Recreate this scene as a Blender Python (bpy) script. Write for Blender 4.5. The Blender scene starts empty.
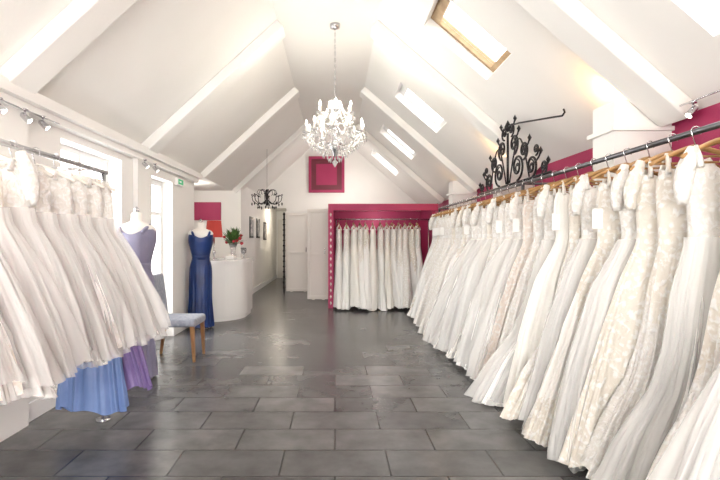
import bpy, math, random
import numpy as np
from math import sin, cos, pi
from mathutils import Vector

random.seed(7)
COL = bpy.context.scene.collection

# ------------------------------------------------------------------ materials
def mat(name, col, rough=0.6, metal=0.0, emis=None, es=0.0, trans=0.0, sheen=0.0, spec=None):
    m = bpy.data.materials.new(name); m.use_nodes = True
    b = m.node_tree.nodes['Principled BSDF']
    b.inputs['Base Color'].default_value = (*col, 1)
    b.inputs['Roughness'].default_value = rough
    b.inputs['Metallic'].default_value = metal
    if emis: 
        b.inputs['Emission Color'].default_value = (*emis, 1)
        b.inputs['Emission Strength'].default_value = es
    if trans: b.inputs['Transmission Weight'].default_value = trans
    if sheen: b.inputs['Sheen Weight'].default_value = sheen
    if spec is not None: b.inputs['Specular IOR Level'].default_value = spec
    return m

def noisy(m, c1, c2, scale=5.0, bump=0.1, bscale=40.0, lo=0.35, hi=0.65, detail=4, dist=0.02):
    nt = m.node_tree; b = nt.nodes['Principled BSDF']
    tc = nt.nodes.new('ShaderNodeTexCoord')
    n = nt.nodes.new('ShaderNodeTexNoise'); n.inputs['Scale'].default_value = scale; n.inputs['Detail'].default_value = detail
    r = nt.nodes.new('ShaderNodeValToRGB')
    r.color_ramp.elements[0].position = lo; r.color_ramp.elements[0].color = (*c1, 1)
    r.color_ramp.elements[1].position = hi; r.color_ramp.elements[1].color = (*c2, 1)
    nt.links.new(tc.outputs['Object'], n.inputs['Vector'])
    nt.links.new(n.outputs['Fac'], r.inputs['Fac'])
    nt.links.new(r.outputs['Color'], b.inputs['Base Color'])
    if bump:
        n2 = nt.nodes.new('ShaderNodeTexNoise'); n2.inputs['Scale'].default_value = bscale
        bp = nt.nodes.new('ShaderNodeBump'); bp.inputs['Strength'].default_value = bump; bp.inputs['Distance'].default_value = dist
        nt.links.new(tc.outputs['Object'], n2.inputs['Vector'])
        nt.links.new(n2.outputs['Fac'], bp.inputs['Height'])
        nt.links.new(bp.outputs['Normal'], b.inputs['Normal'])
    return m

M_wall = noisy(mat('paint_white', (.86,.85,.83), .7), (.86,.85,.82), (.89,.88,.85), 1.5, .05, 60)
M_ceil = noisy(mat('ceiling_paint', (.86,.85,.83), .8), (.855,.845,.81), (.88,.87,.84), 1.2, .04, 50)
M_trim = mat('trim_white', (.88,.88,.87), .4)
M_red = noisy(mat('raspberry_paint', (.35,.02,.09), .6), (.34,.018,.088), (.38,.024,.10), 2, .05, 60)
M_darkred = mat('raspberry_dark', (.14,.007,.026), .5)
M_wood = noisy(mat('hanger_wood', (.5,.3,.13), .4), (.32,.17,.06), (.48,.28,.11), 12, 0)
M_padded = mat('padded_hanger', (.80,.76,.69), .7)
M_chairwood = noisy(mat('chair_wood', (.35,.18,.08), .4), (.22,.10,.04), (.34,.18,.07), 10, 0)
M_chrome = mat('chrome', (.62,.62,.64), .22, 1.0)
M_steel = mat('rail_steel', (.16,.16,.17), .3, 1.0)
M_black = mat('black_iron', (.015,.014,.016), .45, .4)
M_greyfab = noisy(mat('grey_upholstery', (.3,.32,.36), .9), (.24,.26,.31), (.34,.36,.42), 30, .3, 200)
M_counter = mat('counter_gloss_white', (.9,.9,.89), .18)
M_skin = mat('mannequin_cream', (.85,.82,.77), .5)
M_green = noisy(mat('leaf_green', (.06,.16,.04), .5), (.04,.1,.02), (.12,.25,.07), 8, 0)
M_rose = mat('rose_red', (.5,.04,.06), .6)
M_lampsh = mat('lampshade_red', (.42,.03,.03), .7, emis=(.9,.16,.08), es=.12)
M_bulb = mat('bulb', (1,1,1), .4, emis=(1,.93,.8), es=12)
M_crystal = mat('crystal', (.9,.9,.92), .05, trans=.8)
M_crystal2 = mat('crystal_glass', (.84,.83,.81), .05, trans=.6)
M_candle = mat('candle_white', (.85,.82,.76), .5)
M_exit = mat('exit_green', (.02,.30,.12), .5, emis=(.05,.6,.25), es=.3)
M_tag = mat('tag_card', (.9,.9,.88), .7)
M_timber = noisy(mat('skylight_pine', (.6,.45,.28), .5), (.32,.21,.11), (.45,.32,.18), 9, 0)
M_cream = mat('cream_panel', (.8,.77,.72), .5)
M_pic = noisy(mat('picture_print', (.5,.5,.5), .6), (.2,.2,.22), (.7,.68,.66), 14, 0)

def glass():
    m = bpy.data.materials.new('window_glass'); m.use_nodes = True
    nt = m.node_tree; nt.nodes.clear()
    o = nt.nodes.new('ShaderNodeOutputMaterial'); mx = nt.nodes.new('ShaderNodeMixShader')
    t = nt.nodes.new('ShaderNodeBsdfTransparent'); g = nt.nodes.new('ShaderNodeBsdfGlossy')
    g.inputs['Roughness'].default_value = .02; mx.inputs[0].default_value = .06
    nt.links.new(t.outputs[0], mx.inputs[1]); nt.links.new(g.outputs[0], mx.inputs[2]); nt.links.new(mx.outputs[0], o.inputs[0])
    return m
M_glass = glass()

def floor_mat():
    m = mat('slate_tiles', (.1,.1,.1), .27); nt = m.node_tree; b = nt.nodes['Principled BSDF']
    tc = nt.nodes.new('ShaderNodeTexCoord')
    br = nt.nodes.new('ShaderNodeTexBrick')
    br.inputs['Scale'].default_value = 1.0
    br.inputs['Brick Width'].default_value = .62
    br.inputs['Row Height'].default_value = .33
    br.inputs['Mortar Size'].default_value = .006
    br.inputs['Mortar Smooth'].default_value = .1
    br.inputs['Bias'].default_value = 0
    br.inputs['Color1'].default_value = (.062,.063,.066,1)
    br.inputs['Color2'].default_value = (.118,.118,.120,1)
    br.inputs['Mortar'].default_value = (.020,.020,.021,1)
    n = nt.nodes.new('ShaderNodeTexNoise'); n.inputs['Scale'].default_value = 4.0; n.inputs['Detail'].default_value = 8; n.inputs['Roughness'].default_value=.6
    r = nt.nodes.new('ShaderNodeValToRGB'); r.color_ramp.elements[0].position=.25; r.color_ramp.elements[0].color=(.62,.62,.63,1)
    r.color_ramp.elements[1].position=.78; r.color_ramp.elements[1].color=(1.6,1.57,1.52,1)
    mx = nt.nodes.new('ShaderNodeMix'); mx.data_type='RGBA'; mx.blend_type='MULTIPLY'; mx.inputs[0].default_value=1
    nt.links.new(tc.outputs['Object'], br.inputs['Vector']); nt.links.new(tc.outputs['Object'], n.inputs['Vector'])
    nt.links.new(n.outputs['Fac'], r.inputs['Fac'])
    nt.links.new(br.outputs['Color'], mx.inputs[6]); nt.links.new(r.outputs['Color'], mx.inputs[7])
    nt.links.new(mx.outputs[2], b.inputs['Base Color'])
    bp = nt.nodes.new('ShaderNodeBump'); bp.inputs['Strength'].default_value=.25; bp.inputs['Distance'].default_value=.004; bp.invert=True
    nt.links.new(br.outputs['Fac'], bp.inputs['Height']); nt.links.new(bp.outputs['Normal'], b.inputs['Normal'])
    return m
M_floor = floor_mat()

def fabric(name, c1, c2, rough=.75, lace=False, transl=.15, alpha=1.0, lacescale=26, bump=.35, motif=13):
    m = bpy.data.materials.new(name); m.use_nodes = True
    nt = m.node_tree; b = nt.nodes['Principled BSDF']; out = nt.nodes['Material Output']
    b.inputs['Roughness'].default_value = rough
    tc = nt.nodes.new('ShaderNodeTexCoord')
    r = nt.nodes.new('ShaderNodeValToRGB')
    r.color_ramp.elements[0].color = (*c1,1); r.color_ramp.elements[1].color = (*c2,1)
    n = nt.nodes.new('ShaderNodeTexNoise'); n.inputs['Scale'].default_value = 4; n.inputs['Detail'].default_value = 4
    nt.links.new(tc.outputs['Object'], n.inputs['Vector'])
    bp = nt.nodes.new('ShaderNodeBump'); bp.inputs['Distance'].default_value=.006; bp.inputs['Strength'].default_value=bump
    if lace:
        n.inputs['Scale'].default_value = motif; n.inputs['Detail'].default_value = 5; n.inputs['Distortion'].default_value=2.8
        v = nt.nodes.new('ShaderNodeTexVoronoi'); v.inputs['Scale'].default_value = lacescale; v.feature='F1'
        nt.links.new(tc.outputs['Object'], v.inputs['Vector'])
        a = nt.nodes.new('ShaderNodeMath'); a.operation='MULTIPLY_ADD'; a.inputs[1].default_value=.45
        nt.links.new(v.outputs['Distance'], a.inputs[0]); nt.links.new(n.outputs['Fac'], a.inputs[2])
        r.color_ramp.elements[0].position=.60; r.color_ramp.elements[1].position=.74
        r.color_ramp.elements[0].color=(*c2,1); r.color_ramp.elements[1].color=(*c1,1)
        nt.links.new(a.outputs[0], r.inputs['Fac']); nt.links.new(a.outputs[0], bp.inputs['Height'])
        bp.inputs['Strength'].default_value=.9; bp.inputs['Distance'].default_value=.016; bp.invert=True
    else:
        r.color_ramp.elements[0].position=.35; r.color_ramp.elements[1].position=.65
        nt.links.new(n.outputs['Fac'], r.inputs['Fac'])
        n2 = nt.nodes.new('ShaderNodeTexNoise'); n2.inputs['Scale'].default_value=18; n2.inputs['Detail'].default_value=3
        mp = nt.nodes.new('ShaderNodeMapping'); mp.inputs['Scale'].default_value=(1,1,.18)
        nt.links.new(tc.outputs['Object'], mp.inputs[0]); nt.links.new(mp.outputs[0], n2.inputs['Vector'])
        nt.links.new(n2.outputs['Fac'], bp.inputs['Height']); bp.inputs['Distance'].default_value=.025
    nt.links.new(r.outputs['Color'], b.inputs['Base Color']); nt.links.new(bp.outputs['Normal'], b.inputs['Normal'])
    t = nt.nodes.new('ShaderNodeBsdfTranslucent'); nt.links.new(r.outputs['Color'], t.inputs[0])
    mx = nt.nodes.new('ShaderNodeMixShader'); mx.inputs[0].default_value = transl
    nt.links.new(b.outputs[0], mx.inputs[1]); nt.links.new(t.outputs[0], mx.inputs[2])
    last = mx
    if alpha < 1:
        tr = nt.nodes.new('ShaderNodeBsdfTransparent'); m2 = nt.nodes.new('ShaderNodeMixShader'); m2.inputs[0].default_value = alpha
        nt.links.new(tr.outputs[0], m2.inputs[1]); nt.links.new(mx.outputs[0], m2.inputs[2]); last = m2
    nt.links.new(last.outputs[0], out.inputs[0])
    return m

F_satin = fabric('satin_ivory', (.93,.91,.86), (.945,.93,.89), .42)
F_white = fabric('chiffon_white', (.94,.935,.915), (.955,.95,.935), .8)
F_lace  = fabric('lace_ivory', (.82,.77,.69), (.955,.94,.905), .8, lace=True, lacescale=30)
F_lace2 = fabric('lace_white', (.865,.835,.79), (.955,.945,.925), .8, lace=True, lacescale=40, motif=17)
F_blush = fabric('lace_blush', (.84,.76,.69), (.94,.915,.88), .8, lace=True, lacescale=34, motif=12)
F_cream = fabric('crepe_cream', (.91,.88,.81), (.935,.91,.86), .7)
F_tulle = fabric('tulle_sheer', (.945,.935,.92), (.965,.96,.95), .9, alpha=.38, transl=.35)
F_blue  = fabric('satin_blue', (.13,.21,.44), (.19,.28,.53), .4, transl=.05)
F_purple= fabric('satin_purple', (.18,.12,.31), (.25,.18,.39), .45, transl=.05)
F_lilac = fabric('chiffon_lilac_grey', (.22,.21,.31), (.29,.28,.40), .6, transl=.08)
F_royal = fabric('satin_royal_blue', (.002,.018,.10), (.004,.032,.17), .35, transl=.02)

# ------------------------------------------------------------------ mesh builder
class MB:
    def __init__(s): s.v=[]; s.f=[]; s.m=[]; s.s=[]
    def add(s, vs, fs, m=0, smooth=False):
        o=len(s.v); s.v += [tuple(p) for p in vs]
        for f in fs: s.f.append([i+o for i in f]); s.m.append(m); s.s.append(smooth)
    def hexa(s, p, m=0):
        s.add(p, [(0,3,2,1),(4,5,6,7),(0,1,5,4),(1,2,6,5),(2,3,7,6),(3,0,4,7)], m)
    def box(s, x0,x1,y0,y1,z0,z1,m=0):
        s.hexa([(x0,y0,z0),(x1,y0,z0),(x1,y1,z0),(x0,y1,z0),(x0,y0,z1),(x1,y0,z1),(x1,y1,z1),(x0,y1,z1)], m)
    def tube(s, pts, r, seg=8, m=0):
        pts=[Vector(p) for p in pts]; n=len(pts)
        rs = r if isinstance(r,(list,tuple)) else [r]*n
        vs=[]; prev=None
        for i,p in enumerate(pts):
            d=(pts[min(i+1,n-1)]-pts[max(i-1,0)])
            if d.length<1e-9: d=Vector((0,0,1))
            d.normalize()
            if prev is None:
                a = Vector((0,0,1)) if abs(d.z)<.9 else Vector((1,0,0))
                u=d.cross(a).normalized()
            else:
                u=(prev-d*prev.dot(d))
                u = u.normalized() if u.length>1e-6 else d.orthogonal().normalized()
            prev=u; w=d.cross(u)
            for k in range(seg):
                a=2*pi*k/seg; vs.append(p+(u*cos(a)+w*sin(a))*rs[i])
        fs=[]
        for i in range(n-1):
            for k in range(seg):
                k2=(k+1)%seg; fs.append((i*seg+k,i*seg+k2,(i+1)*seg+k2,(i+1)*seg+k))
        fs.append(tuple(range(seg))[::-1]); fs.append(tuple((n-1)*seg+k for k in range(seg)))
        s.add(vs,fs,m,True)
    def lathe(s, prof, c=(0,0,0), seg=20, m=0, ex=1, ey=1):
        vs=[]
        for (r,z) in prof:
            for k in range(seg):
                a=2*pi*k/seg; vs.append((c[0]+r*ex*cos(a), c[1]+r*ey*sin(a), c[2]+z))
        fs=[]
        for i in range(len(prof)-1):
            for k in range(seg):
                k2=(k+1)%seg; fs.append((i*seg+k,i*seg+k2,(i+1)*seg+k2,(i+1)*seg+k))
        if prof[0][0]>1e-4: fs.append(tuple(range(seg))[::-1])
        if prof[-1][0]>1e-4: fs.append(tuple((len(prof)-1)*seg+k for k in range(seg)))
        s.add(vs,fs,m,True)
    def octa(s, c, rx, rz, m=0, rz2=None):
        x,y,z=c; rz2=rz2 or rz
        s.add([(x+rx,y,z),(x,y+rx,z),(x-rx,y,z),(x,y-rx,z),(x,y,z+rz),(x,y,z-rz2)],
              [(0,1,4),(1,2,4),(2,3,4),(3,0,4),(1,0,5),(2,1,5),(3,2,5),(0,3,5)], m)
    def obj(s, name, mats, parent=None, bevel=0, loc=None, rotz=0):
        me=bpy.data.meshes.new(name); me.from_pydata(s.v,[],s.f); 
        for mm in mats: me.materials.append(mm)
        me.polygons.foreach_set('material_index', s.m); me.polygons.foreach_set('use_smooth', s.s)
        me.update()
        o=bpy.data.objects.new(name, me); COL.objects.link(o)
        if parent: o.parent=parent
        if loc: o.location=loc
        o.rotation_euler=(0,0,rotz)
        if bevel:
            b=o.modifiers.new('b','BEVEL'); b.width=bevel; b.segments=3; b.limit_method='ANGLE'; b.angle_limit=.8
        return o

def empty(name, loc=(0,0,0)):
    e=bpy.data.objects.new(name,None); e.location=loc; e.empty_display_size=.1; COL.objects.link(e); return e

# ------------------------------------------------------------------ room dims
XL, XR = -2.2, 2.35
YB, YF = 12.8, -3.0
ZE_L, ZE_R = 2.35, 2.14
RL, RR, ZT = -.65, .48, 3.77
def zl(x): return ZE_L+(x-XL)*(ZT-ZE_L)/(RL-XL)
def zr(x): return ZT-(x-RR)*(ZT-ZE_R)/(XR-RR)

# floor
mb=MB(); mb.box(-3.5,2.6,YF-.1,16.6,-.1,0); mb.obj('floor',[M_floor])

def wall_x(name, x0,x1, ys, zs, opens, m, mats=None):
    Y=sorted(set(list(ys)+[o[0] for o in opens]+[o[1] for o in opens])); Z=sorted(set(list(zs)+[o[2] for o in opens]+[o[3] for o in opens]))
    mb=MB()
    for a,b in zip(Y,Y[1:]):
        for c,d in zip(Z,Z[1:]):
            if any(o[0]<=a and b<=o[1] and o[2]<=c and d<=o[3] for o in opens): continue
            mb.box(x0,x1,a,b,c,d)
    return mb.obj(name,[m])
WIN=[(1.3,2.7,.85,2.12),(3.85,4.95,.85,2.12)]
DOOR=(5.75,6.5,0,2.08)
wall_x('wall_left', XL-.28, XL, (YF,7.5), (0,ZE_L), WIN+[DOOR], M_wall)
mb=MB()
for y in (.9,3.2,5.4):
    mb.box(XL,XL+.05,y-.17,y+.17,.0,ZE_L-.1)
mb.box(XL,XL+.12,YF,7.5,ZE_L-.10,ZE_L-.02)
mb.box(XL,XL+.07,YF,7.5,ZE_L-.16,ZE_L-.10)
mb.obj('trim_1',[M_wall])
mb=MB()
for a,b in ((YF,5.75),(6.5,7.5)): mb.box(XL,XL+.018,a,b,0,.13)
mb.obj('baseboard_left',[M_trim])
# windows left
for i,w in enumerate(WIN):
    mb=MB(); x0,x1=XL-.2,XL-.14; y0,y1,z0,z1=w; t=.05
    mb.box(x0,x1,y0,y0+t,z0,z1); mb.box(x0,x1,y1-t,y1,z0,z1); mb.box(x0,x1,y0+t,y1-t,z0,z0+t); mb.box(x0,x1,y0+t,y1-t,z1-t,z1)
    ym=(y0+y1)/2; mb.box(x0,x1,ym-.03,ym+.03,z0+t,z1-t)
    mb.box(x0+.01,x1-.01,y0+t,y1-t,z1-.33,z1-.29)
    mb.box(x0+.025,x0+.03,y0+t,y1-t,z0+t,z1-t,1)
    mb.box(XL-.14,XL+.0,y0,y1,z0,z0+.02,0)
    mb.obj('window_%d'%(i+1),[M_trim,M_glass])
mb=MB(); x0,x1=XL-.2,XL-.14; y0,y1,z0,z1=DOOR; t=.07
y0+=.002; y1-=.002; z1-=.002
mb.box(x0,x1,y0,y0+t,z0,z1); mb.box(x0,x1,y1-t,y1,z0,z1); mb.box(x0,x1,y0+t,y1-t,z0,z0+.2); mb.box(x0,x1,y0+t,y1-t,z1-t,z1)
mb.box(x0,x1,y0+t,y1-t,1.62,1.67); mb.box(x0+.025,x0+.03,y0+t,y1-t,.2,z1-t,1)
mb.tube([(x1+.01,y0+.12,1.05),(x1+.05,y0+.12,1.05),(x1+.05,y0+.24,1.05)],.01,8,2)
mb.obj('door_1',[M_trim,M_glass,M_chrome])

# right wall
mb=MB(); mb.box(XR,XR+.2,YF,YB,0,ZE_R); mb.obj('wall_right',[M_red])
mb=MB(); mb.box(XR-.018,XR,YF,YB,0,.13); mb.obj('baseboard_right',[M_trim])
mb=MB()
for y in (1.0,3.35,5.65,7.95):
    mb.box(1.95,XR,y,y+.28,0,2.06); mb.box(1.92,XR,y-.03,y+.31,2.06,2.09); mb.box(1.95,XR,y,y+.28,2.09,2.28)
mb.obj('trim_2',[M_wall])

# front wall (behind the camera) with an unseen window added to let light flood in
mb=MB()
mb.box(XL-.28,-1.8,YF-.2,YF,0,ZE_R); mb.box(1.9,XR+.2,YF-.2,YF,0,ZE_R); mb.box(-1.8,1.9,YF-.2,YF,0,.3)
def poly_prism(mb, pts, y0,y1,m=0):
    n=len(pts); vs=[(x,y0,z) for x,z in pts]+[(x,y1,z) for x,z in pts]
    fs=[tuple(range(n)), tuple(range(2*n-1,n-1,-1))]+[(i,i+n,(i+1)%n+n,(i+1)%n) for i in range(n)]
    mb.add(vs,fs,m)
poly_prism(mb,[(XL,2.14),(XR,2.14),(RR,ZT),(RL,ZT),(XL,ZE_L)],YF-.2,YF)
mb.obj('wall_front',[M_wall])
mb=MB()
mb.box(-1.8,-1.74,YF-.12,YF-.06,.3,2.14); mb.box(1.84,1.9,YF-.12,YF-.06,.3,2.14)
for x in (-.6,.64): mb.box(x-.03,x+.03,YF-.12,YF-.06,.36,2.08)
mb.box(-1.74,1.84,YF-.12,YF-.06,.3,.36); mb.box(-1.74,1.84,YF-.12,YF-.06,2.08,2.14)
mb.box(-1.74,1.84,YF-.095,YF-.09,.36,2.08,1)
mb.obj('window_3',[M_trim,M_glass])

# gable back wall, with corridor opening
mb=MB()
poly_prism(mb,[(XL,2.15),(XR,2.15),(RR,ZT),(RL,ZT),(XL,ZE_L)],YB,YB+.2)
mb.box(-1.3,XR,YB,YB+.2,0,2.15)
mb.obj('wall_back',[M_wall])
# counter bay + corridor
mb=MB()
mb.box(-3.4,-2.0,10.2,10.3,0,2.5)
mb.box(-3.5,-3.4,7.4,10.3,0,2.5)
mb.box(-3.5,XL-.28,7.4,7.5,0,2.5)
mb.obj('wall_counter_bay',[M_wall])
mb=MB()
mb.box(-2.1,-2.0,10.3,16.4,0,2.5); mb.obj('wall_corridor_left',[M_wall])
mb=MB(); mb.box(-1.3,-1.2,YB+.2,16.4,0,2.5); mb.obj('wall_corridor_right',[M_wall])
mb=MB(); mb.box(-2.1,-1.2,16.4,16.5,0,2.5); mb.obj('wall_corridor_end',[M_wall])
mb=MB(); mb.box(-2.0,-1.985,10.2,16.4,0,.12); mb.box(-3.4,-2.0,10.185,10.2,0,.12); mb.obj('baseboard_corridor',[M_trim])
mb=MB(); mb.box(-3.4,-2.42,10.15,10.2,1.72,2.1); mb.obj('wall_panel_raspberry',[M_red])
# ceilings
mb=MB()
T=.2
mb.box(RL,RR,YF,YB,ZT,ZT+T)
def slope_cell(mb, side, xa, xb, ya, yb, th=T, m=0):
    z = zl if side=='L' else zr
    dx = (ZT-ZE_L)/(RL-XL) if side=='L' else (ZT-ZE_R)/(XR-RR)
    L=math.hypot(1,dx); nx=(-dx/L if side=='L' else dx/L)*th; nz=th/L
    p=[(xa,ya,z(xa)),(xb,ya,z(xb)),(xb,yb,z(xb)),(xa,yb,z(xa))]
    q=[(a+nx,b,c+nz) for a,b,c in p]
    mb.hexa(p+q,m)
slope_cell(mb,'L',XL,RL,YF,YB)
SKY=[(1.3,2.05,1.7,2.6),(.88,1.5,4.08,4.75),(.88,1.5,6.45,7.1),(.88,1.5,8.8,9.45),(.88,1.5,11.2,11.85)]
Ys=sorted(set([YF,YB]+[s[2] for s in SKY]+[s[3] for s in SKY])); Xs=sorted(set([RR,XR]+[s[0] for s in SKY]+[s[1] for s in SKY]))
for a,b in zip(Ys,Ys[1:]):
    for c,d in zip(Xs,Xs[1:]):
        if any(s[0]<=c and d<=s[1] and s[2]<=a and b<=s[3] for s in SKY): continue
        slope_cell(mb,'R',c,d,a,b)
mb.box(-3.5,XL,7.4,10.3,2.35,2.45)
mb.box(-2.0,-1.3,YB+.2,16.4,2.3,2.4)
mb.obj('ceiling',[M_ceil])
# skylights
dR=(ZT-ZE_R)/(XR-RR); LR=math.hypot(1,dR); N_R=Vector((dR/LR,0,1/LR)); S_R=Vector((1/LR,0,-dR/LR))
for i,s in enumerate(SKY):
    mb=MB()
    def sl(x0,x1,y0,y1,h0,h1,m):
        pp=[]
        for h in (h0,h1):
            for (x,y) in ((x0,y0),(x1,y0),(x1,y1),(x0,y1)):
                pp.append(tuple(Vector((x,y,zr(x)))+N_R*h))
        mb.hexa(pp,m)
    x0,x1,y0,y1=s; f=.04
    sl(x0,x0+f,y0,y1,.10,.17,0); sl(x1-f,x1,y0,y1,.10,.17,0); sl(x0+f,x1-f,y0,y0+f,.10,.17,0); sl(x0+f,x1-f,y1-f,y1,.10,.17,0)
    sl(x0+f,x1-f,y0+f,y1-f,.14,.145,1)
    sl(x0+f,x0+.08,y0+f,y1-f,.09,.13,2)
    mb.obj('window_%d'%(i+4),[M_timber if i==1 else M_trim,M_glass,M_timber if i==1 else M_trim])
# rafters
mb=MB()
for y in (.9,3.2,5.5,7.85,10.3):
    for side in 'LR':
        if side=='L': xa,xb=XL+.02,RL+.0
        else: xa,xb=RR,XR-.02
        z=zl if side=='L' else zr; th=.11
        dx=(ZT-ZE_L)/(RL-XL) if side=='L' else dR
        L=math.hypot(1,dx); nx=(dx/L if side=='L' else -dx/L)*th; nz=-th/L
        ya,yb=y-.14,y+.14
        p=[(xa,ya,z(xa)),(xb,ya,z(xb)),(xb,yb,z(xb)),(xa,yb,z(xa))]
        q=[(a+nx,b,c+nz) for a,b,c in p]
        mb.hexa(q+p)
mb.obj('trim_3',[M_ceil],bevel=.015)

# gable raspberry picture panel
mb=MB()
x0,x1,z0,z1=-.70,.25,2.56,3.52; y=YB-.002
mb.box(x0,x1,y-.04,y,z0,z1,1)
for a,b,c,d in ((x0,x1,z0,z0+.07),(x0,x1,z1-.07,z1),(x0,x0+.07,z0+.07,z1-.07),(x1-.07,x1,z0+.07,z1-.07)): mb.box(a,b,y-.08,y-.04,c,d,0)
mb.box(x0+.2,x1-.2,y-.06,y-.04,z0+.2,z1-.2,0)
mb.obj('raspberry_gable_panel',[M_red,M_darkred])

# raspberry dressing alcove
mb=MB()
mb.box(-.09,-.03,9.2,10.5,0,1.97,0)
mb.box(-.03,1.92,10.44,10.5,0,1.97,0)
mb.box(1.86,1.92,9.2,10.44,0,1.97,0)
mb.box(-.13,1.96,9.14,9.2,1.86,1.99,0)
mb.box(-.13,-.03,9.14,9.2,0,1.86,0)
mb.box(-.03,1.86,9.2,10.44,1.93,1.97,1)
for k in range(15): mb.octa((-.08,9.135,.10+k*.12),.018,.04,2)
mb.obj('fitting_alcove',[M_red,M_wall,M_cream])
mb=MB(); 
mb.tube([(0.0,9.33,1.70),(1.84,9.33,1.70)],.014,10); 
for x in (0.02,1.82): mb.tube([(x,9.33,1.70),(x,9.33,0.0)],.014,10)
mb.obj('clothes_rail',[M_chrome])

# cream screens
def screen(name,x0,x1,y,z1,rot=0):
    mb=MB(); w=x1-x0
    mb.box(0,w,0,.035,0.02,z1)
    t=.07
    for a,b,c,d in ((0,w,.02,.02+t),(0,w,z1-t,z1),(0,t,.02+t,z1-t),(w-t,w,.02+t,z1-t),(t,w-t,z1*.5-.03,z1*.5+.03)): mb.box(a,b,-.015,0,c,d)
    mb.tube([(w-.1,-.015,1.0),(w-.1,-.06,1.0),(w-.1,-.06,1.12)],.01,8,1)
    mb.box(.1,.16,0,.035,0,.02); mb.box(w-.16,w-.1,0,.035,0,.02)
    return mb.obj(name,[M_cream,M_chrome],loc=(x0,y,0),rotz=rot,bevel=.004)
screen('fitting_room_screen',-.60,-.12,10.4,1.97)
screen('fitting_room_screen',-1.22,-.62,12.0,1.98)
mb=MB(); mb.box(-1.29,-1.25,11.97,12.01,0,1.98,0)
for k in range(15):
    mb.octa((-1.27,11.96,.12+k*.13),.035,.06,0)
mb.obj('ornate_iron_screen_post',[M_black])

# ------------------------------------------------------------------ dresses
STY={
 'ball':[(0,.165,.05),(.06,.185,.065),(.13,.175,.07),(.21,.155,.065),(.27,.20,.075),(.4,.31,.09),(.65,.42,.115),(.88,.49,.13),(1,.52,.135)],
 'aline':[(0,.16,.05),(.06,.18,.06),(.14,.17,.06),(.23,.165,.06),(.35,.24,.08),(.55,.33,.095),(.8,.42,.11),(1,.49,.12)],
 'mermaid':[(0,.16,.05),(.06,.18,.06),(.14,.17,.06),(.24,.16,.06),(.38,.21,.08),(.55,.24,.08),(.68,.29,.085),(.82,.40,.105),(1,.51,.13)],
 'sheath':[(0,.17,.05),(.06,.185,.055),(.15,.175,.055),(.25,.17,.055),(.4,.23,.07),(.7,.33,.09),(1,.45,.11)],
 'tulle':[(0,.17,.05),(.08,.19,.065),(.2,.19,.07),(.30,.205,.07),(.38,.25,.08),(.5,.31,.10),(.75,.41,.125),(1,.49,.14)],
 'narrow':[(0,.165,.125),(.07,.175,.13),(.14,.15,.115),(.25,.115,.095),(.35,.15,.12),(.45,.155,.13),(.7,.155,.15),(1,.18,.19)],
 'slip':[(0,.11,.025),(.07,.12,.03),(.2,.11,.03),(.4,.14,.035),(.7,.20,.06),(1,.25,.075)],
}
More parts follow.
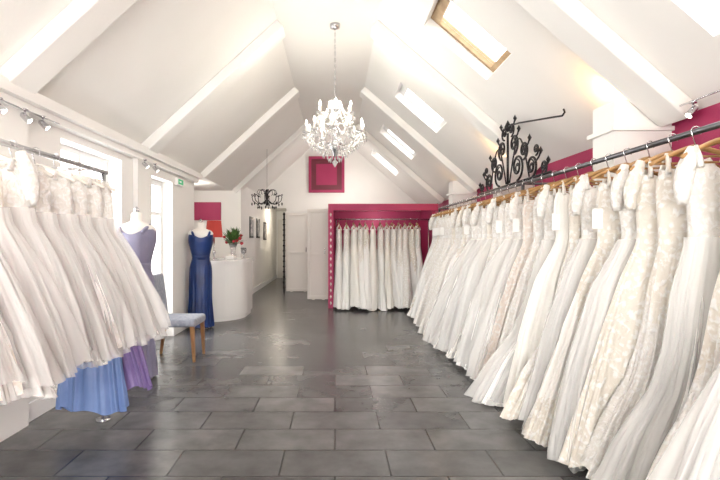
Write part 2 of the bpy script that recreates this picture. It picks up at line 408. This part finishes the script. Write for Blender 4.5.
def loft(mb, style, z0, z1, seed, R=46, C=120, amp=.03, grow=1.0, lean=(0,0), m_top=0, m_bot=0, m_hem=None, split=.22, cx=0, cy=0, tstart=0.0, wmul=1.0, hemvar=.02, neck=.03, bod=.006, xmax=9, xmin=-9, fine=0.0):
    rng=np.random.RandomState(seed)
    P=np.array(STY[style]); t=np.linspace(tstart,1,R)
    u=np.interp(t,P[:,0],P[:,1])*grow; v=np.interp(t,P[:,0],P[:,2])*grow
    for _ in range(2):
        u[1:-1]=(u[:-2]+2*u[1:-1]+u[2:])/4; v[1:-1]=(v[:-2]+2*v[1:-1]+v[2:])/4
    wf=np.clip((t-.2)/.8,0,1); u=u*(1+(wmul-1)*wf)
    th=np.linspace(0,2*pi,C,endpoint=False)
    TT,TH=np.meshgrid(t,th,indexing='ij')
    f=np.zeros_like(TT)
    for k,wt in ((rng.randint(4,7),.45),(rng.randint(8,12),.5),(rng.randint(13,19),.4),(rng.randint(22,33),.22)):
        ph=rng.rand()*6.28; dr=rng.uniform(-1.6,1.6)
        s=np.sin(k*TH+ph+dr*TT+.7*np.sin(3*TH+ph)+.4*np.sin(2*TH-ph+4*TT))
        st=rng.uniform(.18,.45); g=np.clip((TT-st+.12*np.sin(5*TH+ph))/(1-st),0,1)**.6
        f+=wt*(1-2*np.abs(s)**.75 if rng.rand()<.6 else s)*(g*.75+.25)
    A=amp*np.clip((TT-.2)/.6,0,1)**.8 + bod
    if fine:
        fg=np.clip((TT-.55)/.45,0,1)**1.5
        f2=np.sin(47*TH+3*np.sin(4*TH)+2*TT)*fg*fine
    else: f2=0
    U=u[:,None]; V=v[:,None]
    cs,sn=np.cos(TH),np.sin(TH)
    X=U*np.sign(cs)*np.abs(cs)**.9; Y=V*np.sign(sn)*np.abs(sn)**.9
    nx=V*cs; ny=U*sn; nl=np.sqrt(nx**2+ny**2)+1e-6; nx/=nl; ny/=nl
    X=X+nx*(A*f+f2); Y=Y+ny*(A*f*.9+f2)
    X+=cx+lean[0]*TT**1.6; Y+=cy+lean[1]*TT**1.6 + .014*np.sin(5*TT+rng.rand()*6)*np.clip(TT-.2,0,1)
    X=np.clip(X,xmin,xmax)
    Z=z0+(z1-z0)*TT
    hem=rng.rand()*6.28
    Z+=hemvar*np.clip((TT-.8)/.2,0,1)*(np.sin(2*TH+hem)+.5*np.sin(7*TH+hem)+.8*f*.5)
    top=np.clip((.1-TT)/.1,0,1)
    Z-=neck*top*np.abs(sn)**3*(1+.6*np.cos(2*TH*2))
    Z=np.maximum(Z,.012)
    vs=np.stack([X,Y,Z],-1).reshape(-1,3)
    o=len(mb.v); mb.v+= [tuple(map(float,p)) for p in vs]
    sp=split+.05*np.sin(3*th+hem)+.03*np.sin(7*th)
    hp=.84+.04*np.sin(4*th+hem)+.03*np.sin(9*th)
    for i in range(R-1):
        for k in range(C):
            k2=(k+1)%C
            mm = m_top if t[i]<sp[k] else m_bot
            if m_hem is not None and t[i]>hp[k]: mm=m_hem
            mb.f.append([o+i*C+k,o+(i+1)*C+k,o+(i+1)*C+k2,o+i*C+k2]); mb.m.append(mm); mb.s.append(True)

def hanger(mb, zs, ztop, m, mh, w=.21):
    pts=[]
    for i in range(13):
        a=-1+i/6; pts.append((a*w, .012*math.cos(a*3), zs-.085*abs(a)**1.3))
    mb.tube(pts,[.009+.007*(1-abs(-1+i/6)) for i in range(13)],8,m)
    mb.tube([(-w*.9,0.012,zs-.078),(w*.9,0.012,zs-.078)],.006,6,m)
    r=.022
    hk=[(0,0,zs),(-r,0,ztop-.012)]+[(-r*cos(a),0,ztop-.012+r*sin(a)) for a in [pi*k/8 for k in range(1,9)]]
    hk.append((r,0,ztop-.03))
    mb.tube(hk,.0028,6,mh)

def rack_dress(name, x,y, rail_z, hem, style, seed, m1, m2, rot=0, tulle=False, amp=.03, wmul=1.0, lean=(0,0), sleeve=False, C=120, R=46, tag=False, split=.22, hemlace=False, fine=0.0, xmax=9, xmin=-9, hang=None, drop=.19, hw=.21):
    e_mats=[m1,m2,F_tulle,hang or M_wood,M_chrome,M_tag]
    mb=MB()
    zs=rail_z-.075; zt=rail_z-drop
    loft(mb,style,zt,hem,seed,R=R,C=C,amp=amp,lean=lean,m_top=0,m_bot=1,m_hem=0 if hemlace else None,wmul=wmul,split=split,fine=fine,xmax=xmax,xmin=xmin)
    if tulle:
        loft(mb,style,zt,hem-.01,seed+91,R=R,C=C,amp=amp*1.1,lean=lean,m_top=2,m_bot=2,wmul=wmul,tstart=.22,grow=1.06,fine=fine*1.4,xmax=xmax,xmin=xmin)
        loft(mb,style,zt,hem+.03,seed+191,R=R,C=C,amp=amp*1.3,lean=lean,m_top=2,m_bot=2,wmul=wmul,tstart=.22,grow=1.12,fine=fine*1.4,xmax=xmax,xmin=xmin)
    rng=random.Random(seed)
    w=min(rng.uniform(.11,.15),hw*.7)
    for s in (-1,1):
        for sy in (-1,1):
            mb.tube([(s*w,sy*.045,zt-.02),(s*w*.97,sy*.03,zt+.03),(s*w*.94,0,zs-.03)],[.014,.011,.008],6,0)
    if sleeve:
        for s in (-1,1):
            n=8; pts=[]; rs=[]
            for i in range(n):
                a=i/(n-1); pts.append((s*(.15+.055*math.sin(a*1.8)), -.012*a, zt+.075-.26*a)); rs.append(.022+.018*math.sin(a*pi))
            mb.tube(pts,rs,12,0)
    hanger(mb,zs,rail_z+.016,3,4,hw)
    if tag:
        mb.box(-.23,-.17,-.07,-.068,zt-.28,zt-.16,5); mb.tube([(-.2,-.069,zt-.16),(-.17,-.04,zt-.02)],.001,4,5)
    return mb.obj(name,e_mats,loc=(x,y,0),rotz=rot)

combos=[('ball',F_lace,F_white,True),('aline',F_lace,F_lace,False),('mermaid',F_lace2,F_white,False),('ball',F_satin,F_satin,False),
        ('sheath',F_lace2,F_cream,False),('aline',F_lace2,F_white,True),('mermaid',F_lace,F_lace2,False),('ball',F_lace2,F_white,True),
        ('aline',F_lace,F_satin,False),('ball',F_lace2,F_lace2,True),('aline',F_lace2,F_lace2,False),('mermaid',F_lace2,F_white,True)]
# right rack
XRK, ZRK = 1.80, 1.84
y=1.25; i=0; rr=random.Random(3)
last=None
while y<8.1:
    c=rr.choice([k for k in combos if k is not last]); last=c
    if i in (15,): c=('aline',F_blush,F_blush,False)
    near = y<4.5
    rack_dress('wedding_dress', XRK, y, ZRK, rr.uniform(.02,.10), c[0], 100+i, c[1], c[2], rot=rr.uniform(-.25,.12),
        tulle=c[3] and y<6, amp=rr.uniform(.030,.050), wmul=rr.uniform(.94,1.12), lean=(rr.uniform(-.11,-.01),rr.uniform(-.04,.04)),
        sleeve=rr.random()<.4, C=220 if near else 110, R=60 if near else 36, tag=rr.random()<.25, split=rr.uniform(.22,.6), hemlace=rr.random()<.6,
        fine=rr.choice([0,.003,.006]) if near else 0, xmax=.53)
    y+=rr.uniform(.165,.215); i+=1
mb=MB(); mb.tube([(XRK,.9,ZRK),(XRK,8.3,ZRK)],.0165,12)
for yy in (.92,4.6,8.28):
    mb.tube([(XRK,yy,ZRK),(XRK,yy,0.0)],.0165,12); mb.tube([(XRK,yy,ZRK),(XR-.01,yy,ZRK)],.012,10); mb.lathe([(.05,0),(.05,.012)],(XRK,yy,0),16)
mb.obj('garment_rack',[M_steel])
# left rack
XLK, ZLK = -1.67, 1.79
y=1.15; i=0; rr=random.Random(11)
ys=[]
while y<2.94: ys.append(y); y+=rr.uniform(.17,.21)
ys+=[3.04,3.19]
for i,y in enumerate(ys):
    c=rr.choice([('tulle',F_lace2,F_white),('tulle',F_lace,F_white),('tulle',F_lace2,F_lace2)])
    lastd = y>3.1
    rack_dress('tea_length_wedding_dress', XLK, y, ZLK, rr.uniform(.66,.74), 'tulle', 300+i, c[1], c[2], rot=rr.uniform(-.1,.15), tulle=True,
        amp=rr.uniform(.030,.044), wmul=.97 if lastd else rr.uniform(.88,.97), lean=(.04 if lastd else rr.uniform(-.01,.03),rr.uniform(-.03,.03)), C=220, R=50, split=.33, fine=.007, hemlace=rr.random()<.4,
        hang=M_padded, drop=.14, sleeve=rr.random()<.3, xmin=-.465)
rack_dress('blue_satin_gown', XLK, 3.28, ZLK, .15, 'slip', 401, F_blue, F_blue, rot=.05, amp=.022, wmul=.9, lean=(.02,0), hw=.11, drop=.28)
rack_dress('purple_satin_gown', XLK+.0, 3.36, ZLK, .26, 'slip', 402, F_purple, F_purple, rot=-.05, amp=.02, wmul=.70, lean=(.20,.05), hw=.11, drop=.28)
mb=MB(); mb.tube([(XLK,.9,ZLK),(XLK,3.50,ZLK)],.0165,12)
for yy in (.92,3.46):
    mb.tube([(XLK,yy,ZLK),(XLK,yy,0.0)],.0165,12); mb.lathe([(.05,0),(.05,.012)],(XLK,yy,0),16)
mb.tube([(XLK,.92,ZLK),(XL+.065,.92,ZLK)],.012,10); mb.tube([(XLK,3.32,ZLK),(XL+.065,3.32,ZLK)],.012,10)
mb.obj('garment_rack',[M_chrome])
# alcove dresses
rr=random.Random(21); x=.08; i=0
while x<1.7:
    c=rr.choice(combos)
    rack_dress('wedding_dress', x, 9.33, 1.70, rr.uniform(.015,.08), c[0], 500+i, c[1], c[2], rot=pi/2+rr.uniform(-.15,.15), tulle=False,
        amp=rr.uniform(.016,.028), wmul=rr.uniform(.9,1.1), lean=(rr.uniform(-.20,-.05),0), C=90, R=32, split=rr.uniform(.22,.5))
    x+=rr.uniform(.10,.15); i+=1

# mannequins
def mannequin(name, x,y, style, m, seed, neckline=1.33, hem=.03, rot=0, scale=1.0, strap=False, wmul=1.0):
    mb=MB()
    mb.lathe([(.1,1.0),(.115,1.12),(.15,1.2),(.165,1.3),(.172,1.36),(.18,1.40),(.155,1.435),(.10,1.455),(.058,1.475),(.05,1.50),(.05,1.545),(.046,1.552),(.03,1.56),(0,1.565)],(0,0,0),28,1,1,.66)
    mb.lathe([(.02,.0),(.02,1.0)],(0,0,.02),10,2)
    mb.lathe([(.15,0),(.15,.012),(.02,.03)],(0,0,0),20,2)
    mb.lathe([(.022,1.563),(.026,1.58),(.018,1.60),(0,1.615)],(0,0,0),12,2)
    loft(mb,style,neckline,hem,seed,R=50,C=130,amp=.017,m_top=0,m_bot=0,neck=.03,wmul=wmul,grow=1.06,hemvar=.008,bod=.0025)
    if strap:
        for s in (-1,1):
            mb.tube([(s*.1,-.125,neckline-.03),(s*.12,-.10,1.40),(s*.125,0,1.435),(s*.12,.10,1.40),(s*.1,.125,neckline-.03)],.018,8,0)
    mb.lathe([(.132,-.03),(.128,0),(.134,.03)],(0,0,neckline-.25*(neckline-hem)),40,0,1,.84)
    return mb.obj(name,[m,M_skin,M_chrome],loc=(x,y,0),rotz=rot)
mannequin('mannequin_lilac_gown',-1.86,4.5,'narrow',F_lilac,3,strap=True,neckline=1.40)
mannequin('mannequin_royal_blue_gown',-1.99,7.12,'narrow',F_royal,4,strap=True,neckline=1.38,rot=.3,wmul=.95)

# chair (faces +X)
e=empty('upholstered_chair',(-1.73,5.3,0)); 
mb=MB(); mb.box(-.23,.25,-.22,.22,.37,.46); o=mb.obj('seat',[M_greyfab],e,bevel=.03)
mb=MB()
n=10
pts=[]
for k in range(n+1):
    a=k/n; z=.44+a*.48; xx=-.205-.06*a**1.3
    pts.append((xx,z))
prof=[(p[0]-.022,p[1]) for p in pts]+[(p[0]+.028,p[1]) for p in pts[::-1]]
N=len(prof)
mb.add([(a,-.20,z) for a,z in prof]+[(a,.20,z) for a,z in prof],
       [(k,k+1,N-2-k,N-1-k) for k in range(n)]+[(N+k+1,N+k,2*N-1-k,2*N-2-k) for k in range(n)]+[(k,(k+1)%N,(k+1)%N+N,k+N)[::-1] for k in range(N)])
mb.obj('backrest',[M_greyfab],e,bevel=.015)
for j,(sx,sy) in enumerate(((-1,-1),(-1,1),(1,-1),(1,1))):
    mb=MB(); xt=.21*sx; yt=.19*sy; xb=xt+(-.05 if sx<0 else .02); w=.022; wb=.013
    mb.hexa([(xb-wb,yt-wb,0),(xb+wb,yt-wb,0),(xb+wb,yt+wb,0),(xb-wb,yt+wb,0),(xt-w,yt-w,.38),(xt+w,yt-w,.38),(xt+w,yt+w,.38),(xt-w,yt+w,.38)])
    mb.obj('leg_%d'%(j+1),[M_chairwood],e,bevel=.003)

# reception counter: curved front
mb=MB()
def outline(off):
    x0,x1,y0,y1=-2.75,-1.48+off,7.54-off,8.6; r=.60
    pts=[(x0,y1),(x0,y0)]
    for k in range(17):
        a=-pi/2+k/16*pi/2; pts.append((x1-r+r*cos(a), y0+r+r*sin(a)))
    pts.append((x1,y1)); return pts
def extr(mb,pts,z0,z1,m=0):
    n=len(pts); mb.add([(x,y,z0) for x,y in pts]+[(x,y,z1) for x,y in pts],[tuple(range(n))[::-1],tuple(range(n,2*n))]+[(i,(i+1)%n,(i+1)%n+n,i+n) for i in range(n)],m)
extr(mb,outline(-.03),0,.08); extr(mb,outline(0),.08,.93); extr(mb,outline(.02),.93,.975)
mb.obj('reception_counter',[M_counter])
# lamp on counter
e=empty('table_lamp',(-1.98,7.86,.975))
mb=MB(); mb.lathe([(.07,0),(.07,.015),(.02,.03),(.014,.08),(.03,.12),(.014,.17),(.010,.40)],(0,0,0),20); mb.obj('lamp_base',[M_chrome],e)
mb=MB()
seg=60
for (ra,za,rb,zb) in ((.135,.37,.11,.64),):
    vs=[]; 
    for (r,z) in ((ra,za),(rb,zb)):
        for k in range(seg): rr2=r*(1+.03*(k%2)); vs.append((rr2*cos(2*pi*k/seg),rr2*sin(2*pi*k/seg),z))
    mb.add(vs,[(k,(k+1)%seg,(k+1)%seg+seg,k+seg) for k in range(seg)],0,False)
mb.tube([(-.10,0,.60),(.10,0,.60)],.003,6); mb.obj('lamp_shade',[M_lampsh],e)
# flowers
e=empty('flower_arrangement',(-1.78,8.38,.975))
mb=MB(); mb.lathe([(.05,0),(.06,.02),(.045,.1),(.055,.2),(.075,.26),(.07,.26),(.05,.2)],(0,0,0),20); mb.obj('vase',[M_crystal],e)
rr=random.Random(5); mb=MB()
for k in range(160):
    a=rr.uniform(0,2*pi); el=rr.uniform(.0,1.4); L=rr.uniform(.16,.36)
    d=Vector((cos(a)*cos(el)*.75,sin(a)*cos(el)*.75,sin(el)*1.0)); b0=Vector((0,0,.25)); tip=b0+d*L
    s=d.cross(Vector((0,0,1))).normalized()*.026; mid=b0+d*L*.65
    mb.add([b0+d*L*.3,mid+s,tip,mid-s],[(0,1,2,3)],0)
mb.obj('leaves',[M_green],e)
mb=MB()
for k in range(14):
    a=rr.uniform(0,2*pi); el=rr.uniform(.1,1.5); L=rr.uniform(.17,.25)
    c=(cos(a)*cos(el)*L*.9,sin(a)*cos(el)*L*.9,.25+sin(el)*L)
    R0=rr.uniform(.026,.034)
    mb.lathe([(.005,-R0),(R0*.8,-R0*.5),(R0,0),(R0*.9,R0*.5),(R0*.55,R0*.35),(R0*.4,R0*.8),(.002,R0*.5)],c,10,rr.choice([0,0,1]))
mb.obj('roses',[M_rose,M_tag],e)
mb=MB(); mb.box(-1.82,-1.68,7.98,8.12,.975,1.03); mb.box(-1.80,-1.70,8.0,8.10,1.03,1.05,1); mb.obj('card_box',[M_tag,M_cream],bevel=.004)
mb=MB(); mb.lathe([(.035,0),(.04,.01),(.012,.02),(.012,.08),(.045,.11),(.05,.19),(.045,.19),(.04,.12),(.0,.1)],(-1.58,8.3,.975),20); mb.obj('glass_hurricane_vase',[M_crystal])

# exit sign
mb=MB(); mb.box(XL+.0,XL+.04,6.6,6.85,2.06,2.16); mb.box(XL+.04,XL+.043,6.62,6.83,2.075,2.145,1); mb.box(XL+.043,XL+.045,6.66,6.74,2.10,2.12,0); mb.obj('exit_sign',[M_trim,M_exit])

# spotlights
def spot(name, base, aim, col=M_chrome, k=.72):
    b=Vector(base); a=(Vector(aim)-b).normalized(); mb=MB()
    mb.tube([b,b+Vector((0,0,-.05*k))],.006,8); c=b+Vector((0,0,-.06*k))
    mb.tube([c-a*.04*k,c-a*.03*k,c+a*.05*k,c+a*.06*k],[.018*k,.026*k,.032*k,.032*k],14)
    mb.tube([c+a*.0605*k,c+a*.0615*k],[.026*k,.026*k],14,1)
    mb.tube([b,b+Vector((0,0,.012))],.03*k,14)
    return mb.obj(name,[col,M_bulb])
for yy in (3.0,3.25,3.45,5.3,5.6): spot('ceiling_spotlight',(XL+.10,yy,ZE_L-.172),(-.8,yy+.3,.9))
for yy in (2.95,): spot('ceiling_spotlight',(2.2,yy,2.14),(1.2,yy,.9),M_chrome)
mb=MB(); mb.tube([(XL+.10,2.8,ZE_L-.168),(XL+.10,3.65,ZE_L-.168)],.006,8); mb.obj('spotlight_track',[M_chrome])
mb=MB(); mb.tube([(2.2,2.6,2.155),(2.2,3.34,2.155)],.006,8); mb.obj('spotlight_track',[M_chrome])

# pictures in corridor
for k,(yy,z0) in enumerate(((11.2,1.35),(12.2,1.35),(13.4,1.3))):
    mb=MB(); mb.box(-2.0,-1.975,yy,yy+.45,z0,z0+.5,0); mb.box(-1.975,-1.972,yy+.04,yy+.41,z0+.04,z0+.46,1); mb.obj('picture_frame',[M_black,M_pic])
mb=MB(); mb.box(-1.95,-1.40,16.36,16.398,0.005,2.0); mb.box(-1.87,-1.48,16.35,16.36,1.1,1.9); mb.box(-1.87,-1.48,16.35,16.36,.15,.95); mb.obj('door_2',[M_cream])

# ------------------------------------------------------------------ scroll ironwork
def spiral(cx,cz,r,turns,dirn,a0,n=36):
    out=[]
    for k in range(n):
        q=k/(n-1); a=a0+dirn*turns*2*pi*q; rad=r*(1-.85*q); out.append((cx+rad*cos(a),cz+rad*sin(a)))
    return out
mb=MB(); Yc=5.0; zb=ZRK+.03; KZ=.90
def addp(pp,r=.011,ex=0): mb.tube([(XRK,Yc+a,zb+b*KZ) for a,b in pp],r,8)
addp([(-1.0,.0),(1.0,.0)],.012)
addp([(0,0),(0,.60)],.013)
for s in (-1,1):
    for (cx,cz,r,tn,a0) in ((.26,.17,.15,1.6,-pi/2),(.60,.12,.12,1.6,-pi/2),(.86,.07,.07,1.4,-pi/2),(.17,.44,.12,1.5,-pi/2),(.42,.32,.10,1.5,-pi/2),(.10,.62,.08,1.4,-pi/2),(.70,.27,.06,1.3,-pi/2)):
        sp=spiral(cx,cz,r,tn,1,a0); addp([(s*a,b) for a,b in sp],.011 if r>.09 else .009)
        sp=spiral(cx,cz,r*.55,1.2,-1,pi/2); addp([(s*a,b) for a,b in sp],.007)
    addp([(s*(.05+.5*q), .02+.45*sin(q*pi)) for q in [k/20 for k in range(21)]],.008)
    for (a,b) in ((.30,.58),(.56,.42),(.80,.24),(.95,.12),(.2,.72)):
        mb.octa((XRK,Yc+s*a,zb+b*KZ),.020,.038); addp([(s*(a-.12),b-.10),(s*(a-.03),b-.05),(s*a,b)],.008)
mb.lathe([(0,.55),(.03,.58),(.035,.61),(.0,.68)],(XRK,Yc,zb),12)
addp([(0,.68),(-.3,.64),(-.7,.56),(-1.1,.48),(-1.2,.46),(-1.24,.48),(-1.22,.51)],.008)
mb.obj('wrought_iron_scroll_crest',[M_black])

# small black chandelier by the corridor
e=empty('black_iron_chandelier',(-1.36,9.6,0)); mb=MB()
mb.tube([(0,0,zl(-1.36)-.0),(0,0,2.25)],.0025,8)
mb.lathe([(.0,2.32),(.03,2.30),(.015,2.24),(.035,2.18),(.02,2.08),(.03,2.02),(0,1.96)],(0,0,0),12)
for k in range(8):
    a=2*pi*k/8
    p=[(.02,2.10),(.10,2.03),(.20,2.02),(.28,2.08),(.30,2.16),(.26,2.2),(.22,2.17)]
    mb.tube([(r*cos(a),r*sin(a),z) for r,z in p],.008,6)
    p=[(.02,2.22),(.09,2.30),(.17,2.30),(.2,2.24),(.16,2.2)]
    mb.tube([(r*cos(a+.3),r*sin(a+.3),z) for r,z in p],.006,6)
    mb.octa((.3*cos(a),.3*sin(a),2.02),.018,.04); mb.octa((.18*cos(a),.18*sin(a),1.95),.018,.04); mb.octa((.3*cos(a),.3*sin(a),2.2),.02,.02)
mb.obj('iron_frame',[M_black],e)

# ------------------------------------------------------------------ crystal chandelier
CX,CY=0.0,5.5
e=empty('crystal_chandelier',(CX,CY,0))
mb=MB()
mb.lathe([(.0,3.77),(.06,3.769),(.055,3.73),(.02,3.715),(0,3.71)],(0,0,0),20)
for k in range(22):
    z=3.71-k*.036; pts=[]
    for j in range(9):
        a=2*pi*j/8; u=.009*cos(a); w=.022*sin(a)
        pts.append((u,0,z-.02+w) if k%2 else (0,u,z-.02+w))
    mb.tube(pts,.0028,5)
mb.obj('ceiling_rose_chain',[M_chrome],e)
mb=MB()
mb.lathe([(.0,2.94),(.03,2.92),(.05,2.90),(.015,2.86),(.02,2.78),(.045,2.74),(.02,2.69),(.02,2.62),(.05,2.56),(.06,2.5),(.03,2.46),(.09,2.42),(.10,2.38),(.04,2.33),(.03,2.28),(.0,2.24)],(0,0,0),20,2)
mb.lathe([(.02,2.90),(.075,2.875),(.08,2.885),(.02,2.91)],(0,0,0),20,0)
mb.octa((0,0,2.19),.035,.04,0,.06)
arms=[]
for tier,(n,R0,z0,zc) in enumerate(((10,.33,2.42,2.45),(6,.20,2.58,2.66))):
    for k in range(n):
        a=2*pi*(k+.3+tier*.25)/n; pts=[]
        for j in range(13):
            q=j/12; r=.04+(R0-.04)*q; z=z0-.10*sin(q*pi*1.15)*(1-.2*q)+ (zc-z0)*q+.02*q
            pts.append((r*cos(a),r*sin(a),z))
        mb.tube(pts,.007,7,0)
        tip=pts[-1]; arms.append((tip,a,R0,tier))
        mb.lathe([(.01,-.01),(.042,.012),(.044,.02),(.01,.012)],tip,14,0)
        mb.lathe([(.010,.015),(.010,.095)],tip,8,1)
        for j in range(6):
            b=2*pi*j/6; c=(tip[0]+.042*cos(b),tip[1]+.042*sin(b),tip[2]-.01)
            mb.octa((c[0],c[1],c[2]),.007,.008,0); mb.octa((c[0],c[1],c[2]-.035),.011,.02,0,.03)
        mb.octa((tip[0],tip[1],tip[2]-.07),.015,.03,0,.045)
ring=[t for t in arms if t[3]==0]
def swag(p,q,sag,n=9,r=.007):
    for j in range(n+1):
        s=j/n; c=Vector(p).lerp(Vector(q),s); c.z-=sag*4*s*(1-s); mb.octa(tuple(c),r,r*1.2,0)
for k in range(len(ring)):
    p=ring[k][0]; q=ring[(k+1)%len(ring)][0]; swag(p,q,.07)
    swag((.06*cos(ring[k][1]),.06*sin(ring[k][1]),2.87),(p[0],p[1],p[2]),.10,18)
up=[t for t in arms if t[3]==1]
for k in range(len(up)):
    p=up[k][0]; q=up[(k+1)%len(up)][0]; swag(p,q,.05); swag((.07*cos(up[k][1]),.07*sin(up[k][1]),2.88),p,.05,10)
for (R0,z,n) in ((.10,2.36,14),(.2,2.33,20),(.14,2.27,14),(.07,2.22,8),(.27,2.37,22),(.075,2.85,10)):
    for k in range(n):
        a=2*pi*k/n; mb.octa((R0*cos(a),R0*sin(a),z),.012,.02,0,.034)
mb.obj('crystal_frame',[M_crystal2,M_candle,M_chrome],e)
mb=MB()
for t,a,R0,ti in arms: mb.lathe([(.004,.09),(.012,.11),(.013,.122),(.005,.150),(0,.158)],t,8)
mb.obj('candle_bulbs',[M_bulb],e)

# ------------------------------------------------------------------ lights
def light(name,typ,loc,power,col=(1,1,1),size=.1,rot=None,**k):
    l=bpy.data.lights.new(name,typ); l.energy=power; l.color=col
    if typ=='AREA': l.shape='RECTANGLE'; l.size=size; l.size_y=k.get('sy',size)
    else: l.shadow_soft_size=size
    if typ=='SPOT': l.spot_size=k.get('ang',1.6); l.spot_blend=.8
    o=bpy.data.objects.new(name,l); o.location=loc; 
    if rot: o.rotation_euler=rot
    COL.objects.link(o); return o
light('light_front_fill','AREA',(0,YF-.5,1.4),490,(1,.97,.92),3.6,(pi/2,0,0),sy=2.0)  # added fill, stands in for daylight through the unseen front window
for i,w in enumerate(WIN+[DOOR]):
    light('light_side_window_%d'%i,'AREA',(XL-.6,(w[0]+w[1])/2,1.5),55,(.99,.98,.97),1.1,(0,-pi/2,0),sy=1.1)
light('light_chandelier','POINT',(CX,CY,2.75),64,(1,.92,.80),.12)
for y in (1.0,3.35,5.65,7.95):
    light('light_uplight','POINT',(1.99,y+.20,2.34),6.5,(1,.52,.16),.03)
light('light_counter_fill','POINT',(-2.7,8.7,2.15),18,(1,.93,.85),.1)  # added to light the counter bay, no fixture there
light('light_corridor','POINT',(-1.65,14.3,2.1),14,(1,.88,.74),.1)
light('light_rear','POINT',(.3,11.6,2.4),34,(1,.94,.87),.2)
light('light_alcove','POINT',(.9,9.9,1.86),7,(1,.93,.88),.05)
for yy in (1.9,3.4,5.4): light('light_track_left','SPOT',(XL+.18,yy,2.08),36,(1,.94,.86),.04,(0,-.6,0),ang=2.0)

# world: overcast bright sky
w=bpy.data.worlds.new('World'); bpy.context.scene.world=w; w.use_nodes=True
nt=w.node_tree; bg=nt.nodes['Background']
tc=nt.nodes.new('ShaderNodeTexCoord'); sx=nt.nodes.new('ShaderNodeSeparateXYZ'); r=nt.nodes.new('ShaderNodeValToRGB')
r.color_ramp.elements[0].position=0; r.color_ramp.elements[0].color=(.57,.56,.55,1)
r.color_ramp.elements[1].position=.12; r.color_ramp.elements[1].color=(1,.99,.98,1)
nt.links.new(tc.outputs['Generated'],sx.inputs[0]); nt.links.new(sx.outputs['Z'],r.inputs[0]); nt.links.new(r.outputs[0],bg.inputs[0])
bg.inputs[1].default_value=5.6

cam=bpy.data.cameras.new('Camera'); co=bpy.data.objects.new('Camera',cam); COL.objects.link(co)
co.location=(0,0,1.3); co.rotation_euler=(pi/2,0,0); cam.lens=24; cam.sensor_width=36; cam.shift_x=25/720; cam.clip_start=.05
bpy.context.scene.camera=co
vs=bpy.context.scene.view_settings
vs.view_transform='Standard'; vs.look='None'; vs.exposure=0.04
